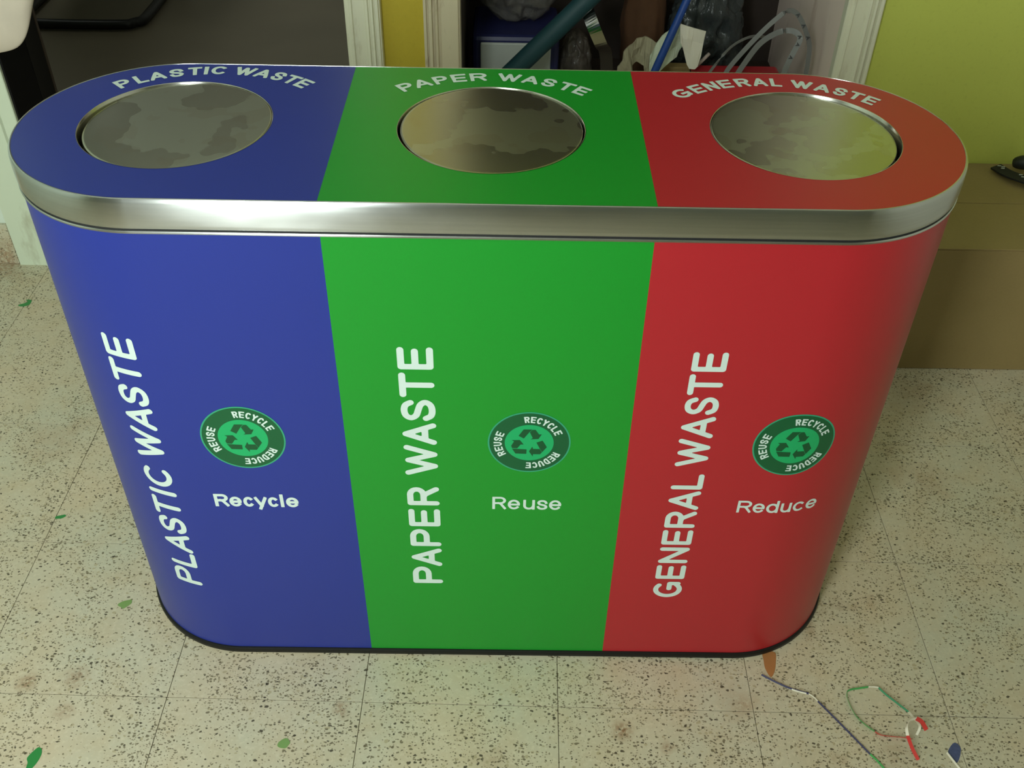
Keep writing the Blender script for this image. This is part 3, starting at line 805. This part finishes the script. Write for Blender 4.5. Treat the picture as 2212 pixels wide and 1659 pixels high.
# brown sack
bs_ = lump('brown_sack', (A(1392, 20, 1.48).x, 1.485, SZ + .165), (.06, .07, .18), plain('brown_sacking', lin(86, 56, 32), .85, bump=.4, scale=40), None, .12, 7, 9, 4, -.163)
tag(bs_, 'dark brown rounded sack behind the white torn sheets', 'sack')
# torn white sheets of packing foam
foam = empty('packing_foam', (.40, 1.25, SZ)); tag(foam, 'torn white packing foam sheets below the blue pipe', 'packing foam')
fo = Vector(foam.location); foamm = plain('white_foam', lin(196, 204, 182), .8, bump=.3, scale=60); foamb = plain('greyish_foam', lin(158, 150, 124), .85, bump=.4, scale=60)
foamw = plain('white_paper', lin(222, 216, 200), .7)
def sheet(name, pxs, y0, bulge, th, mat):
    bm = bmesh.new(); P = [A(px, py, y0) for px, py in pxs]
    vs = [bm.verts.new(p - fo) for p in P]; f = bm.faces.new(vs)
    r = bmesh.ops.triangulate(bm, faces=[f]); bmesh.ops.subdivide_edges(bm, edges=bm.edges[:], cuts=2, use_grid_fill=True)
    cx = sum(p.x for p in P) / len(P) - fo.x; cz = sum(p.z for p in P) / len(P) - fo.z
    for v in bm.verts:
        v.co.y += bulge * (mnoise.noise(v.co * 22) + .5 * mnoise.noise(v.co * 60)) + .5 * (v.co.z - cz) * .3
    g = bmesh.ops.extrude_face_region(bm, geom=bm.faces[:])
    for v in [e for e in g['geom'] if isinstance(e, bmesh.types.BMVert)]: v.co.y += th
    return frombm(name, bm, mat, foam)
sheet('foam_sheet', [(1330, 170), (1333, 140), (1345, 130), (1347, 112), (1360, 98), (1376, 86), (1395, 84), (1408, 88), (1412, 98), (1425, 100), (1420, 170), (1392, 170), (1390, 140), (1376, 135), (1366, 142), (1366, 170)], 1.24, .02, .006, foamb)
sheet('foam_sheet', [(1400, 170), (1404, 120), (1418, 96), (1438, 74), (1456, 62), (1470, 54), (1480, 68), (1478, 90), (1468, 112), (1462, 124), (1448, 130), (1436, 140), (1424, 152), (1418, 170)], 1.215, .012, .004, foamm)
sheet('folded_flap', [(1470, 54), (1500, 63), (1526, 70), (1520, 95), (1514, 120), (1506, 142), (1500, 147), (1488, 146), (1483, 138), (1480, 118), (1475, 104), (1470, 92)], 1.19, .006, .003, foamw)
# hidden foot of the foam: the sheets reach the shelf
sheet('foam_sheet', [(1340, 168), (1415, 168), (1420, 262), (1335, 262)], 1.24, .004, .006, foamb)
# dark bag
dbag = lump('plastic_bag', (A(1530, 25, 1.50).x, 1.50, SZ + .15), (.105, .09, .165), filmbag('dark_grey_film', (.055, .065, .065, 1), .7, 1.0), None, .2, 7, 11, 5, -.147, True)
tag(dbag, 'dark grey plastic bag at the back of the niche, right of the blue pipe', 'bag')
# red tub and a bit of cardboard
rt = empty('red_tub', (.6, 1.22, SZ)); tag(rt, 'red plastic tub at the bottom of the niche under the grey straps', 'tub')
redm = plain('red_plastic', lin(176, 30, 42), .4)
x0, x1 = A(1500, 150, 1.2).x, A(1690, 150, 1.2).x
def rtub(name, lo, hi, bev, m=redm):
    cbox(name, lo, hi, bev, m, rt)
zt = A(1600, 146, 1.24).z
rtub('tub_body', (x0 + .008, 1.195, SZ), (x1 - .008, 1.25, zt - .02), .012)
rtub('tub_rim', (x0, 1.188, zt - .022), (x1, 1.258, zt), .009)
cpc = box('cardboard_piece', (A(1425, 150, 1.29).x, 1.27, SZ), (A(1488, 150, 1.29).x, 1.30, A(1450, 138, 1.29).z), 'carton', None, .003)
tag(cpc, 'small piece of brown cardboard standing behind the white flap', 'cardboard')
# grey printed plastic straps
gstr = plain('grey_plastic_strap', lin(120, 120, 118), .45); blk = plain('black_print', (.02, .02, .02, 1), .6)
root_pts = {}
def strap(label, pts, width, wd, marks=()):
    root = empty('plastic_strap', pts[0]); tag(root, label, 'strap', 'grey straps in the niche')
    o_ = Vector(pts[0]); Q = spline(pts, 8)
    ribbon('strap_band', [p - o_ for p in Q], width, .0016, gstr, wd, root)
    root_pts[root.name] = Q
    return root
yA = 1.16
sA = strap('outer grey plastic strap looping against the pink plaster', [A(1562, 168, 1.185), A(1580, 140, 1.185), A(1630, 85, 1.18), A(1672, 45, 1.175), A(1702, 24, 1.17), A(1722, 30, 1.165), A(1738, 60, 1.16), A(1748, 95, 1.155), A(1746, 130, 1.15), A(1738, 175, 1.15)], .0115, Vector((.75, -.2, .55)))
sB = strap('inner grey plastic strap looping under the outer one', [A(1588, 168, 1.18), A(1606, 140, 1.178), A(1640, 96, 1.17), A(1676, 72, 1.16), A(1704, 66, 1.15), A(1722, 72, 1.14), A(1728, 86, 1.13), A(1716, 110, 1.125), A(1700, 142, 1.12), A(1684, 185, 1.12)], .0135, Vector((.8, -.3, .25)))
sC = strap('thin grey plastic strap arching to the left of the red tub', [A(1526, 165, 1.184), A(1545, 140, 1.184), A(1572, 108, 1.184), A(1600, 88, 1.19), A(1630, 78, 1.2), A(1660, 82, 1.22)], .007, Vector((.5, 0, .8)))
# printed A marks on the outer strap
def markA(root, k, sz):
    Q = root_pts[root.name]; o_ = Vector(root.location); c = Q[k]; t_ = (Q[k + 1] - Q[k - 1]).normalized()
    vw = (CAM - c).normalized(); ex_ = (t_ - vw * t_.dot(vw)).normalized(); ey_ = vw.cross(ex_)
    word('printed_mark', [('A', 0, sz)], sz * .2, sz, False, lambda a, b: c - o_ + ex_ * (a - sz / 2) + ey_ * (b - sz / 2) + vw * .004, blk, root, 0.0, 3)
for k in (41, 47, 53): markA(sA, k, .009)
for k in (45, 52, 60): markA(sB, k, .009)
tb = tube('white_tube', [A(1505, 142, 1.22), A(1532, 116, 1.24)], .0045, plain('white_plastic', lin(190, 176, 170), .5), None, 10)
tag(tb, 'short white plastic tube lying against the red tub', 'tube')

# white cloth bag hanging on a hook of the left casing
wb = empty('cloth_bag', (-1.165, .985, .655)); tag(wb, 'white cloth bag hanging on the left door casing at the photo edge', 'bag')
wo = Vector(wb.location); q = A(0, 80, .985)
lump('bag_body', (0, 0, .27), (.15, .04, .30), plain('white_bag_cloth', lin(206, 194, 176), .8, bump=.3, scale=20), wb, .06, 3, 21, 5)
tube('bag_cord', [Vector((0, 0, .55)), Vector((-.05, .025, .85))], .006, 'casing', wb, 8)
tube('hook', [Vector((-.05, .065, .84)), Vector((-.05, .02, .84)), Vector((-.05, .015, .87))], .005, 'collar', wb, 8)

# sled base chair in the dark back room
ch = empty('chair', (-1.72, 2.95, 0)); tag(ch, 'black tubular sled-base chair on the dark floor beyond the doorway', 'chair')
bk = plain('black_chair_tube', (.006, .006, .006, 1), .4); r = .02
co = Vector(ch.location)
tl = lambda name, P: tube(name, [p - co for p in spline(P, 6)], r, bk, ch, 10)
tl('base_frame', [(-1.96, 3.3, .45), (-1.96, 3.3, .06), (-1.96, 3.26, .02), (-1.96, 2.86, .02), (-1.955, 2.76, .02), (-1.90, 2.72, .02), (-1.56, 2.72, .02), (-1.49, 2.745, .02), (-1.46, 2.82, .02), (-1.46, 3.26, .02), (-1.46, 3.3, .06), (-1.46, 3.3, .45)])
def cb2(name, lo, hi, bev): cbox(name, lo, hi, bev, bk, ch)
cb2('seat', (-1.98, 2.85, .45), (-1.44, 3.32, .50), .02)
cb2('backrest', (-1.97, 2.80, .50), (-1.45, 2.85, .92), .02)
